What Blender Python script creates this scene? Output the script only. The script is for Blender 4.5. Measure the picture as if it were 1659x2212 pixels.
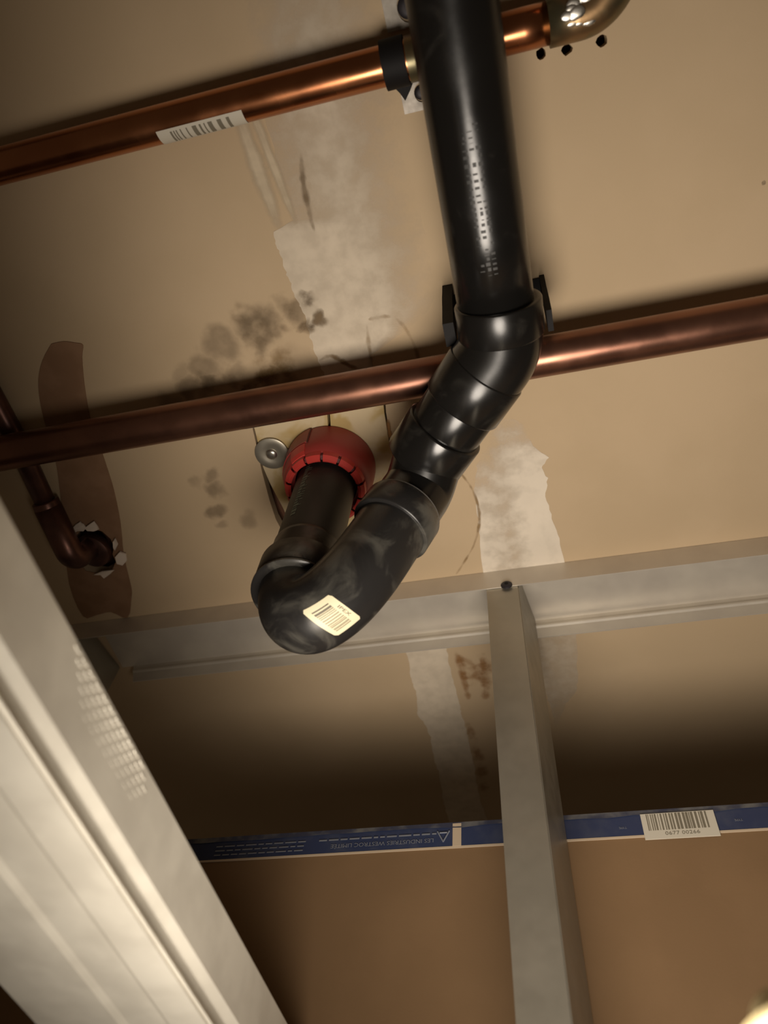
import bpy, bmesh, math, random
from mathutils import Vector, Matrix
random.seed(7)
for o in list(bpy.data.objects): bpy.data.objects.remove(o)
S = bpy.context.scene
COL = S.collection
H = 2.40            # ceiling height (m); camera held 0.70 m below it
ZC = 1.70
# ---------------------------------------------------------------- camera
cd = bpy.data.cameras.new('camera'); cam = bpy.data.objects.new('camera', cd); COL.objects.link(cam)
cd.sensor_fit = 'VERTICAL'; cd.sensor_height = 36.0; cd.lens = 36.0 * 1660 / 2212
cd.clip_start = 0.01
cd.dof.use_dof = True; cd.dof.focus_distance = 0.72; cd.dof.aperture_fstop = 5.2
M = Matrix(((0.9708165, 0.14134641, 0.19374342, 0), (0.22425056, -0.82138915, -0.52443451, 0), (0.08501181, 0.55257674, -0.82911515, ZC), (0, 0, 0, 1)))
cam.matrix_world = M
S.camera = cam
# ---------------------------------------------------------------- world, lights, exposure
W = bpy.data.worlds.new('dim_room'); S.world = W; W.use_nodes = True
W.node_tree.nodes['Background'].inputs[0].default_value = (1.0, 0.72, 0.46, 1)
W.node_tree.nodes['Background'].inputs[1].default_value = 0.046
def spot(name, loc, target, watts, size, blend, radius, color):
    l = bpy.data.lights.new(name, 'SPOT'); l.energy = watts; l.spot_size = math.radians(size); l.spot_blend = blend
    l.shadow_soft_size = radius; l.color = color
    o = bpy.data.objects.new(name, l); COL.objects.link(o); o.location = loc
    o.rotation_euler = (Vector(target) - Vector(loc)).to_track_quat('-Z', 'Y').to_euler()
    return o
spot('flashlight', (-0.035, 0.295, ZC - 0.06), (0.07, 0.43, H), 22.5, 112, 1.0, 0.15, (1.0, 0.89, 0.765))
S.view_settings.view_transform = 'Standard'; S.view_settings.look = 'None'; S.view_settings.gamma = 1.0
S.view_settings.use_curve_mapping = False; S.view_settings.exposure = 0.0

# ---------------------------------------------------------------- materials
def new_mat(name, col, rough=0.6, metal=0.0, spec=0.5):
    m = bpy.data.materials.new(name); m.use_nodes = True
    b = m.node_tree.nodes['Principled BSDF']
    b.inputs['Base Color'].default_value = (*col, 1); b.inputs['Roughness'].default_value = rough
    b.inputs['Metallic'].default_value = metal; b.inputs['Specular IOR Level'].default_value = spec
    return m
def N(m, t, **kw):
    n = m.node_tree.nodes.new(t)
    for k, v in kw.items(): setattr(n, k, v)
    return n
def L(m, a, b): m.node_tree.links.new(a, b)
def noise(m, scale, detail=3, vec=None, dist=0.0):
    n = N(m, 'ShaderNodeTexNoise'); n.inputs['Scale'].default_value = scale; n.inputs['Detail'].default_value = detail
    n.inputs['Distortion'].default_value = dist
    if vec is None:
        g = N(m, 'ShaderNodeNewGeometry'); vec = g.outputs['Position']
    L(m, vec, n.inputs['Vector']); return n.outputs['Fac']
def mrange(m, val, a, b, c, d, smooth=True):
    n = N(m, 'ShaderNodeMapRange'); n.interpolation_type = 'SMOOTHSTEP' if smooth else 'LINEAR'
    L(m, val, n.inputs[0])
    for i, v in enumerate((a, b, c, d)): n.inputs[i + 1].default_value = v
    return n.outputs[0]
def mix(m, fac, a, b):
    n = N(m, 'ShaderNodeMix'); n.data_type = 'RGBA'
    for s, v in ((0, fac), (6, a), (7, b)):
        if isinstance(v, bpy.types.NodeSocket): L(m, v, n.inputs[s])
        elif s == 0: n.inputs[0].default_value = v
        else: n.inputs[s].default_value = (*v, 1)
    return n.outputs[2]
def math_(m, op, a, b=None):
    n = N(m, 'ShaderNodeMath'); n.operation = op
    for i, v in enumerate((a, b)):
        if v is None: continue
        if isinstance(v, bpy.types.NodeSocket): L(m, v, n.inputs[i])
        else: n.inputs[i].default_value = v
    return n.outputs[0]
def out(m, col=None, rough=None, bump=None, strength=0.2, dist=0.001):
    b = m.node_tree.nodes['Principled BSDF']
    if col is not None: L(m, col, b.inputs['Base Color'])
    if rough is not None: L(m, rough, b.inputs['Roughness'])
    if bump is not None:
        n = N(m, 'ShaderNodeBump'); n.inputs['Strength'].default_value = strength; n.inputs['Distance'].default_value = dist
        L(m, bump, n.inputs['Height']); L(m, n.outputs[0], b.inputs['Normal'])

TAN = (0.475, 0.358, 0.228); TAN2 = (0.450, 0.338, 0.212)
def tan_base(m):
    return mix(m, mrange(m, noise(m, 9, 4), 0.35, 0.65, 0, 1), TAN, TAN2)
# ceiling board paper with mould spots and a damp tide mark
m = MAT_CEIL = new_mat('ceiling_paper', TAN, 0.75, 0, 0.25)
col = tan_base(m)
geo = N(m, 'ShaderNodeNewGeometry')
nz = N(m, 'ShaderNodeTexNoise'); nz.inputs['Scale'].default_value = 38; nz.inputs['Detail'].default_value = 4
L(m, geo.outputs['Position'], nz.inputs['Vector'])
va = N(m, 'ShaderNodeVectorMath'); va.operation = 'SCALE'; va.inputs['Scale'].default_value = 0.030
vs = N(m, 'ShaderNodeVectorMath'); vs.operation = 'SUBTRACT'; vs.inputs[1].default_value = (0.5, 0.5, 0.5)
L(m, nz.outputs['Color'], vs.inputs[0]); L(m, vs.outputs[0], va.inputs[0])
vp = N(m, 'ShaderNodeVectorMath'); vp.operation = 'ADD'
L(m, geo.outputs['Position'], vp.inputs[0]); L(m, va.outputs[0], vp.inputs[1])
def spot_mask(c, r, amt, inner=0.35):
    d = N(m, 'ShaderNodeVectorMath'); d.operation = 'DISTANCE'
    L(m, vp.outputs[0], d.inputs[0]); d.inputs[1].default_value = (c[0], c[1], H)
    return mrange(m, d.outputs['Value'], r * inner, r, amt, 0.0)
MOULD = list(zip([(-0.2360, 0.2138), (-0.2217, 0.2194), (-0.2451, 0.2115), (-0.2386, 0.2303), (-0.2761, 0.2244), (-0.3021, 0.2415), (-0.3258, 0.2614), (-0.3032, 0.2606), (-0.1938, 0.2046), (-0.2058, 0.1986), (-0.1748, 0.2185), (-0.1857, 0.2209), (-0.3401, 0.3645), (-0.3397, 0.3827), (-0.3591, 0.3713), (-0.3507, 0.4099), (-0.3510, 0.4323), (-0.3153, 0.4268), (-0.3249, 0.2421), (-0.2704, 0.2526), (-0.3474, 0.2731), (-0.2102, 0.2593)],
    (.028, .014, .014, .014, .026, .022, .018, .014, .018, .014, .009, .008, .013, .015, .011, .012, .010, .016, .014, .015, .018, .030),
    (.62, .35, .35, .4, .45, .45, .5, .6, .45, .3, .6, .35, .4, .45, .25, .5, .3, .35, .25, .3, .35, .22)))
tot = None
for c, r, a in MOULD:
    s = spot_mask(c, r, a)
    tot = s if tot is None else math_(m, 'MAXIMUM', tot, s)
ringc = [(-0.2333, 0.2185)][0]
tot = math_(m, 'SUBTRACT', tot, spot_mask(ringc, .012, .22))
tot = math_(m, 'MAXIMUM', tot, 0.0)
tot = math_(m, 'MULTIPLY', tot, mrange(m, noise(m, 70, 3), 0.3, 0.65, 0.95, 1.25))
col = mix(m, tot, col, (0.100, 0.070, 0.040))
out(m, col, None, noise(m, 700, 3), 0.12, 0.0006)

def feather_mat(name, c1, rough=0.8, under=True, n_amt=0.10):
    """stain or filler that fades out into the board paper through the 'feather' attribute of its mesh"""
    m = new_mat(name, c1, rough, 0, 0.2)
    at = N(m, 'ShaderNodeAttribute'); at.attribute_name = 'feather'
    f = math_(m, 'ADD', at.outputs['Fac'], mrange(m, noise(m, 60, 4), 0.3, 0.7, -n_amt, n_amt))
    f = math_(m, 'MULTIPLY', mrange(m, f, 0.0, 1.0, 0, 1), mrange(m, at.outputs['Fac'], 0.0, 0.15, 0, 1))
    out(m, mix(m, mrange(m, noise(m, 18, 4), .35, .65, 0, 1), c1, tuple(c * .93 for c in c1)), None, noise(m, 350, 3), 0.15, 0.0006)
    L(m, f, m.node_tree.nodes['Principled BSDF'].inputs['Alpha'])
    return m
MAT_COMP = feather_mat('joint_compound', (0.62, 0.53, 0.41))
MAT_COMP2 = feather_mat('joint_compound_white', (0.68, 0.60, 0.49), n_amt=.15)
MAT_TAPE = feather_mat('thin_filler_streak', (0.58, 0.48, 0.34))
MAT_BROWN = new_mat('strip_brown', (0.20, 0.105, 0.055), 0.85, 0, 0.15)  # mottled brown for the long ceiling strip
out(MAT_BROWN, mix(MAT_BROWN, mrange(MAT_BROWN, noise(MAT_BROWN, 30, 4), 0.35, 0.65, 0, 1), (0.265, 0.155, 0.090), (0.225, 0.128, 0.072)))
MAT_TIDE = feather_mat('tide_mark', (0.27, 0.17, 0.07), n_amt=.2)
MAT_RUST = feather_mat('orange_damp_mark', (0.34, 0.17, 0.06), n_amt=.2)
MAT_SCRAPE = feather_mat('dark_scrape', (0.20, 0.14, 0.08), n_amt=.2)
MAT_PATCH = new_mat('cream_patch_board', (0.58, 0.47, 0.28), 0.7, 0, 0.25)
out(MAT_PATCH, mix(MAT_PATCH, mrange(MAT_PATCH, noise(MAT_PATCH, 28, 3, dist=.6), 0.4, 0.62, 0, 1), (0.58, 0.47, 0.30), (0.46, 0.33, 0.14)))
MAT_DECK = new_mat('rusty_deck', (0.13, 0.055, 0.028), 0.9)
MAT_PLASTER = new_mat('torn_white_paper', (0.70, 0.60, 0.50), 0.8)
def metal_mat(name, c1, c2, rough, scale=40, metal=0.85, stretch=None):
    m = new_mat(name, c1, rough, metal)
    n1 = noise(m, scale, 4)
    out(m, mix(m, mrange(m, n1, 0.35, 0.65, 0, 1), c1, c2), mrange(m, noise(m, scale * 2.3, 3), 0.3, 0.7, rough - .03, rough + .05), noise(m, scale * 9, 2), 0.05, 0.0004)
    return m
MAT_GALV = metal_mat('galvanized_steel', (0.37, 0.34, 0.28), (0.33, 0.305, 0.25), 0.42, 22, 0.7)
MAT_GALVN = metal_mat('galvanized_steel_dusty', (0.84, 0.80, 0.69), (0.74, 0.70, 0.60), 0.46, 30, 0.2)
MAT_COPPER = metal_mat('copper_tube', (0.50, 0.21, 0.095), (0.44, 0.175, 0.08), 0.24, 14, 1.0)
MAT_COPPER2 = metal_mat('tarnished_copper', (0.27, 0.130, 0.085), (0.20, 0.095, 0.065), 0.30, 18, 0.9)
MAT_COPDARK = metal_mat('dark_copper', (0.17, 0.085, 0.065), (0.11, 0.06, 0.05), 0.36, 34, 0.8)
MAT_BRASS = metal_mat('fluxed_copper', (0.27, 0.17, 0.085), (0.16, 0.14, 0.08), 0.36, 40, 0.85)
MAT_SOLDER = metal_mat('solder', (0.75, 0.72, 0.66), (0.6, 0.58, 0.52), 0.28, 60, 0.95)
MAT_ZINC = metal_mat('dull_zinc', (0.30, 0.27, 0.23), (0.40, 0.36, 0.31), 0.5, 90, 0.3)
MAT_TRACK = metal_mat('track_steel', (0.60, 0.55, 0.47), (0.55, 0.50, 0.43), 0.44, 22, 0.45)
MAT_ABS = new_mat('black_abs', (0.014, 0.013, 0.013), 0.3)
m = MAT_ABS
dust = mrange(m, noise(m, 34, 5, dist=.8), 0.58, 0.80, 0, .4)
out(m, mix(m, dust, (0.007, 0.0065, 0.006), (0.045, 0.042, 0.036)), mrange(m, noise(m, 22, 4), 0.3, 0.7, 0.20, 0.30), noise(m, 120, 2), 0.06, 0.0006)
MAT_ABS2 = new_mat('black_abs_rubbed', (0.02, 0.019, 0.018), 0.36)
m = MAT_ABS2
dust = mrange(m, noise(m, 26, 6, dist=1.2), 0.46, 0.70, 0, .75)
out(m, mix(m, dust, (0.018, 0.017, 0.0165), (0.105, 0.10, 0.085)), mrange(m, noise(m, 22, 4), 0.3, 0.7, 0.25, 0.42), noise(m, 120, 2), 0.06, 0.0006)
MAT_ABSM = new_mat('black_abs_matt', (0.022, 0.021, 0.018), 0.5)
MAT_CEMENT = new_mat('grey_solvent_bead', (0.17, 0.165, 0.155), 0.45)
MAT_INKG = new_mat('grey_green_print', (0.16, 0.19, 0.15), 0.6)
MAT_INKD = new_mat('dull_print', (0.016, 0.015, 0.013), 0.55)
MAT_RED = new_mat('red_collar', (0.31, 0.036, 0.030), 0.45)
MAT_RED2 = new_mat('bright_red_tab', (0.54, 0.050, 0.040), 0.4)
MAT_REDD = new_mat('dark_red_slot', (0.09, 0.012, 0.010), 0.6)
MAT_STICK = new_mat('cream_sticker', (0.78, 0.70, 0.48), 0.5)
MAT_STICKW = new_mat('white_sticker', (0.52, 0.48, 0.395), 0.55)
MAT_INK = new_mat('barcode_ink', (0.16, 0.14, 0.10), 0.6)
MAT_INKL = new_mat('barcode_ink_pale', (0.36, 0.32, 0.21), 0.6)
MAT_BLACK = new_mat('black_band', (0.006, 0.005, 0.005), 0.65, 0, 0.2)
MAT_HOLE = new_mat('dark_screw', (0.03, 0.026, 0.03), 0.5, 0.4)
MAT_KRAFT = new_mat('brown_board_back', (0.34, 0.20, 0.105), 0.8, 0, 0.2)
m = MAT_KRAFT
out(m, mix(m, mrange(m, noise(m, 14, 5), 0.35, 0.65, 0, 1), (0.205, 0.125, 0.063), (0.188, 0.114, 0.057)), None, noise(m, 500, 2), 0.1, 0.0005)
MAT_BLUE = new_mat('blue_end_tape', (0.035, 0.055, 0.16), 0.45)
m = MAT_BLUE
out(m, mix(m, mrange(m, noise(m, 45, 4), 0.45, 0.75, 0, .5), (0.026, 0.037, 0.085), (0.07, 0.08, 0.11)))
MAT_FOLD = new_mat('scuffed_tape_fold', (0.16, 0.17, 0.21), 0.5)
m = MAT_FOLD
out(m, mix(m, mrange(m, noise(m, 40, 5), 0.4, 0.65, 0, 1), (0.035, 0.04, 0.07), (0.13, 0.13, 0.13)))
MAT_TAPEW = new_mat('pale_tape_border', (0.48, 0.38, 0.27), 0.6)
MAT_PRINT = new_mat('pale_blue_print', (0.17, 0.18, 0.21), 0.6)
MAT_CREAM = new_mat('cream_plastic', (0.80, 0.66, 0.36), 0.5)

# ---------------------------------------------------------------- helpers
def tag(o, label=None, cat=None, group=None, kind=None):
    for k, v in (('label', label), ('category', cat), ('group', group), ('kind', kind)):
        if v: o[k] = v
    return o
def empty(name, loc=(0, 0, 0)):
    o = bpy.data.objects.new(name, None); o.empty_display_size = .02; o.location = loc; COL.objects.link(o); return o
def obj(name, me, mat, parent=None, smooth=False):
    if isinstance(me, bmesh.types.BMesh):
        bm = me; me = bpy.data.meshes.new(name); bm.to_mesh(me); bm.free()
    if smooth:
        for p in me.polygons: p.use_smooth = True
    me.materials.clear(); me.materials.append(mat)
    o = bpy.data.objects.new(name, me); COL.objects.link(o)
    if parent is not None:
        o.parent = parent
        off = parent.location if parent.parent is None else Vector((0, 0, 0))
        o.matrix_parent_inverse = Matrix.Translation(-off)
    return o
def V(x, y, z): return Vector((x, y, z + ZC))
def frames(pts):
    t = []
    for i in range(len(pts)):
        a = pts[max(i - 1, 0)]; b = pts[min(i + 1, len(pts) - 1)]
        t.append((b - a).normalized())
    up = Vector((0, 0, 1)) if abs(t[0].z) < .9 else Vector((0, 1, 0))
    n = (up - t[0] * up.dot(t[0])).normalized(); fr = []
    for i, d in enumerate(t):
        n = (n - d * n.dot(d)).normalized(); fr.append((d, n, d.cross(n)))
    return fr
def tube(bm, pts, rad, seg=40, caps=True):
    """sweep a circle along pts; rad is a number or a list (equal positions with other radii make steps)"""
    pts = [Vector(p) for p in pts]
    if not isinstance(rad, (list, tuple)): rad = [rad] * len(pts)
    fr = frames(pts); rings = []
    for p, r, (d, n, b) in zip(pts, rad, fr):
        rings.append([bm.verts.new(p + (n * math.cos(a) + b * math.sin(a)) * r) for a in (2 * math.pi * k / seg for k in range(seg))])
    for a, b in zip(rings, rings[1:]):
        for k in range(seg): bm.faces.new((a[k], a[(k + 1) % seg], b[(k + 1) % seg], b[k]))
    if caps:
        bm.faces.new(rings[0][::-1]); bm.faces.new(rings[-1])
    bmesh.ops.recalc_face_normals(bm, faces=bm.faces[:])
    return bm
def sleeve(p0, p1, prof, seg=48):
    """turned profile [(fraction, radius)...] along the axis p0 -> p1"""
    p0, p1 = Vector(p0), Vector(p1); d = (p1 - p0).normalized()
    up = Vector((0, 0, 1)) if abs(d.z) < .9 else Vector((0, 1, 0))
    n = (up - d * up.dot(d)).normalized(); b = d.cross(n); bm = bmesh.new(); rings = []
    for f, r in prof:
        c = p0.lerp(p1, f); rings.append([bm.verts.new(c + (n * math.cos(2 * math.pi * k / seg) + b * math.sin(2 * math.pi * k / seg)) * r) for k in range(seg)])
    for a, c in zip(rings, rings[1:]):
        for k in range(seg): bm.faces.new((a[k], a[(k + 1) % seg], c[(k + 1) % seg], c[k]))
    bm.faces.new(rings[0][::-1]); bm.faces.new(rings[-1])
    bmesh.ops.recalc_face_normals(bm, faces=bm.faces[:]); return bm
def soft(o, ang=35):
    for p in o.data.polygons: p.use_smooth = True
    md = o.modifiers.new('edges', 'EDGE_SPLIT'); md.split_angle = math.radians(ang); return o
def hub_profile(r0, r1, ln, bev=.0015):
    e = bev / ln
    return [(0, r0), (0, r1 - bev), (e * .4, r1 - bev * .3), (e, r1), (1 - e, r1), (1 - e * .4, r1 - bev * .3), (1, r1 - bev), (1, r0)]
def fillet(pts, rads, n=14):
    pts = [Vector(p) for p in pts]; res = [pts[0]]
    for i in range(1, len(pts) - 1):
        a, b, c = pts[i - 1], pts[i], pts[i + 1]; u = (a - b).normalized(); w = (c - b).normalized()
        th = u.angle(w); r = rads[i - 1]; tl = r / math.tan(th / 2)
        p = b + u * tl; cen = b + (u + w).normalized() * (r / math.sin(th / 2)); q = b + w * tl
        e1 = (p - cen); e2 = (q - cen); tot = e1.angle(e2); ax = e1.cross(e2).normalized()
        for k in range(n + 1): res.append(cen + Matrix.Rotation(tot * k / n, 3, ax) @ e1)
    res.append(pts[-1]); return res
def box(bm, a, b):
    x0, y0, z0 = a; x1, y1, z1 = b
    v = [bm.verts.new(p) for p in ((x0, y0, z0), (x1, y0, z0), (x1, y1, z0), (x0, y1, z0), (x0, y0, z1), (x1, y0, z1), (x1, y1, z1), (x0, y1, z1))]
    for f in ((0, 3, 2, 1), (4, 5, 6, 7), (0, 1, 5, 4), (1, 2, 6, 5), (2, 3, 7, 6), (3, 0, 4, 7)): bm.faces.new([v[i] for i in f])
    return bm
def slab(outline, z0, z1, holes=()):
    """flat board with an outline and holes, as a filled 2D curve turned into a mesh"""
    cu = bpy.data.curves.new('tmp', 'CURVE'); cu.dimensions = '2D'; cu.fill_mode = 'BOTH'
    for ring in [outline, *holes]:
        s = cu.splines.new('POLY'); s.points.add(len(ring) - 1); s.use_cyclic_u = True
        for p, q in zip(s.points, ring): p.co = (q[0], q[1], 0, 1)
    cu.extrude = (z1 - z0) / 2
    o = bpy.data.objects.new('tmp', cu); COL.objects.link(o)
    dg = bpy.context.evaluated_depsgraph_get(); me = bpy.data.meshes.new_from_object(o.evaluated_get(dg))
    bpy.data.objects.remove(o); me.transform(Matrix.Translation((0, 0, (z0 + z1) / 2))); return me
def channel(prof, axis_pts, thick):
    """open sheet-metal profile: prof = 2D polyline of (u, v); axis_pts = (origin, u_dir, v_dir, length_dir, length)"""
    o, u, v, w, ln = axis_pts; o, u, v, w = Vector(o), Vector(u), Vector(v), Vector(w); bm = bmesh.new()
    P = [Vector(p) for p in prof]; L_, R_ = [], []
    for i, p in enumerate(P):
        a = P[max(i - 1, 0)]; b = P[min(i + 1, len(P) - 1)]
        d1 = (p - a).normalized() if i else (b - p).normalized(); d2 = (b - p).normalized() if i < len(P) - 1 else d1
        n1 = Vector((-d1.y, d1.x)); n2 = Vector((-d2.y, d2.x)); nn = (n1 + n2).normalized(); k = thick / 2 / max(nn.dot(n1), .3)
        L_.append(p + nn * k); R_.append(p - nn * k)
    loop = L_ + R_[::-1]
    A = [bm.verts.new(o + u * p.x + v * p.y) for p in loop]; B = [bm.verts.new(o + u * p.x + v * p.y + w * ln) for p in loop]
    n = len(loop)
    for i in range(n): bm.faces.new((A[i], A[(i + 1) % n], B[(i + 1) % n], B[i]))
    h = len(P)
    for ring in (A, B):
        for i in range(h - 1): bm.faces.new((ring[i], ring[i + 1], ring[n - 2 - i], ring[n - 1 - i]))
    bmesh.ops.recalc_face_normals(bm, faces=bm.faces[:]); return bm
def rows_mesh(rows, feath, z, sub=5, rag=.0011):
    """grid of ceiling points with a feather value for each"""
    me = bpy.data.meshes.new('rows'); nc = len(rows[0]); R2, F2 = [], []
    for i in range(len(rows) - 1):                    # finer rows with a slightly ragged edge
        for k in range(sub):
            t = k / sub; row = []
            for j in range(nc):
                a, b = rows[i][j], rows[i + 1][j]; jx = random.uniform(-rag, rag) if (rag and j in (0, nc - 1)) else 0
                row.append((a[0] + (b[0] - a[0]) * t + jx, a[1] + (b[1] - a[1]) * t))
            R2.append(row); F2.append([feath[i][j] + (feath[i + 1][j] - feath[i][j]) * t for j in range(nc)])
    R2.append(rows[-1]); F2.append(feath[-1]); rows, feath = R2, F2
    verts = [(p[0], p[1], z) for r in rows for p in r]; fs = []
    for i in range(len(rows) - 1):
        for j in range(nc - 1): fs.append((i * nc + j, (i + 1) * nc + j, (i + 1) * nc + j + 1, i * nc + j + 1))
    me.from_pydata(verts, [], fs); me.update()
    a = me.attributes.new('feather', 'FLOAT', 'POINT')
    fl = [v for r in feath for v in r]
    for i, v in enumerate(fl): a.data[i].value = v
    return me
def resample(pts, n):
    P = [Vector((p[0], p[1])) for p in pts]; res = []
    for i in range(len(P) - 1):
        a = P[max(i - 1, 0)]; b = P[i]; c = P[i + 1]; d = P[min(i + 2, len(P) - 1)]
        for k in range(n):
            t = k / n
            res.append(.5 * ((2 * b) + (c - a) * t + (2 * a - 5 * b + 4 * c - d) * t * t + (3 * b - a - 3 * c + d) * t ** 3))
    res.append(P[-1]); return res
def ribbon(pts, width, z, strength=1.0, n=5, jitter=.25):
    P = resample(pts, n); rows, fe = [], []
    for i, p in enumerate(P):
        d = (P[min(i + 1, len(P) - 1)] - P[max(i - 1, 0)]).normalized(); nn = Vector((-d.y, d.x))
        e = strength * math.sin(math.pi * min(1, max(0.0, (i + .3) / (len(P) - .4)))) ** .5
        w = width * (1 + random.uniform(-jitter, jitter)) * (.35 + .65 * e / max(strength, .01))
        rows.append([p + nn * w, p + nn * w * .25, p - nn * w * .25, p - nn * w]); fe.append([0, e, e, 0])
    return rows_mesh(rows, fe, z, 1, 0)
_text_cache = {}
def text_mesh(s, size):
    cu = bpy.data.curves.new('t', 'FONT'); cu.body = s; cu.size = size; cu.align_x = 'CENTER'; cu.align_y = 'CENTER'; cu.extrude = 0.0; cu.resolution_u = 2
    o = bpy.data.objects.new('t', cu); COL.objects.link(o); dg = bpy.context.evaluated_depsgraph_get()
    me = bpy.data.meshes.new_from_object(o.evaluated_get(dg)); bpy.data.objects.remove(o); return me

# ================================================================ the setting
HOLE_L = [(-0.5298, 0.4154), (-0.5212, 0.4088), (-0.5096, 0.4048), (-0.5005, 0.4083), (-0.4931, 0.4129), (-0.4877, 0.4245), (-0.4886, 0.4359), (-0.4949, 0.4458), (-0.4956, 0.4568), (-0.5044, 0.4667), (-0.5178, 0.4717), (-0.5293, 0.4684), (-0.5391, 0.4639), (-0.5420, 0.4492)]
CUT = [(-0.2731, 0.2956), (-0.1978, 0.3003), (-0.1305, 0.3027), (-0.1342, 0.3248), (-0.1364, 0.3539), (-0.1359, 0.4078), (-0.1388, 0.4747), (-0.2027, 0.4736), (-0.2833, 0.4516), (-0.2860, 0.4318), (-0.2853, 0.4056), (-0.2823, 0.3700), (-0.2765, 0.3254)]
SCREW_HOLES = [(0.0527, 0.0481), (0.0723, 0.0494), (0.0987, 0.0495)]
def disc(c, r, n=10): return [(c[0] + r * math.cos(2 * math.pi * k / n) * random.uniform(.8, 1.15), c[1] + r * math.sin(2 * math.pi * k / n) * random.uniform(.8, 1.15)) for k in range(n)]
ceiling = obj('ceiling', slab([(-1.5, -1.1), (1.5, -1.1), (1.5, 1.9), (-1.5, 1.9)], H, H + .0127, [HOLE_L, CUT] + [disc(c, .0042) for c in SCREW_HOLES]), MAT_CEIL)
tag(ceiling, 'tan gypsum board ceiling with mould spots and filled joint', 'ceiling', kind='structure')
deck = obj('ceiling_deck', box(bmesh.new(), (-1.5, -1.1, H + .030), (1.5, 1.9, H + .045)), MAT_DECK)
tag(deck, 'dark brown deck seen through cuts in the ceiling board', 'ceiling', kind='structure')
Z1 = H - .0004
def cpart(name, me, mat): return obj(name, me, mat, ceiling)
# wide feathered joint compound along the board joint
rows = [[(-0.1657, -0.0562), (-0.1397, -0.0501), (-0.1018, -0.0413), (-0.0474, -0.0286)], [(-0.1680, -0.0387), (-0.1433, -0.0330), (-0.1065, -0.0245), (-0.0477, -0.0109)], [(-0.1722, 0.0080), (-0.1520, 0.0126), (-0.1154, 0.0208), (-0.0504, 0.0354)],
 [(-0.1726, 0.0598), (-0.1518, 0.0644), (-0.1213, 0.0711), (-0.0608, 0.0843)], [(-0.1731, 0.0931), (-0.1528, 0.0956), (-0.1210, 0.1005), (-0.0622, 0.1094)], [(-0.1739, 0.1266), (-0.1538, 0.1284), (-0.1207, 0.1314), (-0.0636, 0.1357)], [(-0.1931, 0.1323), (-0.1567, 0.1387), (-0.1216, 0.1432), (-0.0620, 0.1478)],
 [(-0.1941, 0.1424), (-0.1576, 0.1479), (-0.1220, 0.1533), (-0.0607, 0.1580)], [(-0.1933, 0.1538), (-0.1579, 0.1582), (-0.1203, 0.1639), (-0.0599, 0.1683)], [(-0.1931, 0.1693), (-0.1591, 0.1719), (-0.1194, 0.1775), (-0.0614, 0.1803)], [(-0.1919, 0.1800), (-0.1605, 0.1833), (-0.1180, 0.1898), (-0.0625, 0.1926)],
 [(-0.1913, 0.1961), (-0.1588, 0.1968), (-0.1158, 0.2024), (-0.0626, 0.2063)], [(-0.1878, 0.2058), (-0.1583, 0.2081), (-0.1146, 0.2124), (-0.0632, 0.2184)], [(-0.1883, 0.2204), (-0.1589, 0.2239), (-0.1143, 0.2305), (-0.0750, 0.2338)], [(-0.1884, 0.2335), (-0.1566, 0.2360), (-0.1147, 0.2420), (-0.0948, 0.2436)],
 [(-0.1879, 0.2548), (-0.1628, 0.2596), (-0.1403, 0.2631), (-0.1357, 0.2630)], [(-0.1850, 0.2751), (-0.1655, 0.2788), (-0.1421, 0.2799), (-0.1339, 0.2790)], [(-0.1852, 0.3006), (-0.1646, 0.3034), (-0.1430, 0.3034), (-0.1319, 0.3024)]]
fe = [[0, .35, .55, 0]] * 2 + [[.15, .5, .7, 0]] + [[.35, .55, .7, .05]] * 3 + [[.85, .8, .75, .1]] * 9 + [[.9, .9, .85, .5]] * 3
cpart('joint_compound', rows_mesh(rows, fe, Z1), MAT_COMP)
rows = [[(-0.1805, 0.6183), (-0.1323, 0.6218)], [(-0.1834, 0.6451), (-0.1334, 0.6493)], [(-0.1832, 0.6691), (-0.1334, 0.6683)], [(-0.1867, 0.6999), (-0.1346, 0.7006)], [(-0.1855, 0.7204), (-0.1340, 0.7174)], [(-0.1897, 0.7530), (-0.1340, 0.7516)], [(-0.1927, 0.7615), (-0.1346, 0.7692)], [(-0.1862, 0.7822), (-0.1337, 0.7891)], [(-0.1836, 0.8103), (-0.1337, 0.8148)], [(-0.1873, 0.8560), (-0.1341, 0.8547)], [(-0.1855, 0.8882), (-0.1363, 0.8919)], [(-0.1908, 0.9375), (-0.1385, 0.9380)], [(-0.1920, 0.9808), (-0.1373, 0.9811)], [(-0.1872, 1.1106), (-0.1267, 1.1160)]]
cpart('joint_compound', rows_mesh(rows, [[.85, .85]] * len(rows), Z1), MAT_COMP)
rows = [[(-0.0323, 0.3517), (-0.0209, 0.3538), (-0.0097, 0.3559), (-0.0004, 0.3629)], [(-0.0412, 0.3795), (-0.0251, 0.3825), (-0.0090, 0.3854), (0.0056, 0.3891)], [(-0.0544, 0.4022), (-0.0305, 0.4036), (-0.0071, 0.4078), (0.0196, 0.4060)], [(-0.0595, 0.4213), (-0.0297, 0.4151), (-0.0086, 0.4189), (0.0099, 0.4165)], [(-0.0618, 0.4326), (-0.0307, 0.4322), (-0.0080, 0.4333), (0.0155, 0.4300)], [(-0.0632, 0.4564), (-0.0311, 0.4559), (-0.0082, 0.4539), (0.0106, 0.4524)],
 [(-0.0641, 0.4778), (-0.0315, 0.4802), (-0.0066, 0.4814), (0.0142, 0.4819)], [(-0.0671, 0.5125), (-0.0332, 0.5148), (-0.0050, 0.5099), (0.0198, 0.5090)], [(-0.0717, 0.5588), (-0.0348, 0.5613), (-0.0053, 0.5558), (0.0219, 0.5535)], [(-0.0734, 0.5867), (-0.0363, 0.5925), (-0.0047, 0.5974), (0.0214, 0.6015)]]
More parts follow.
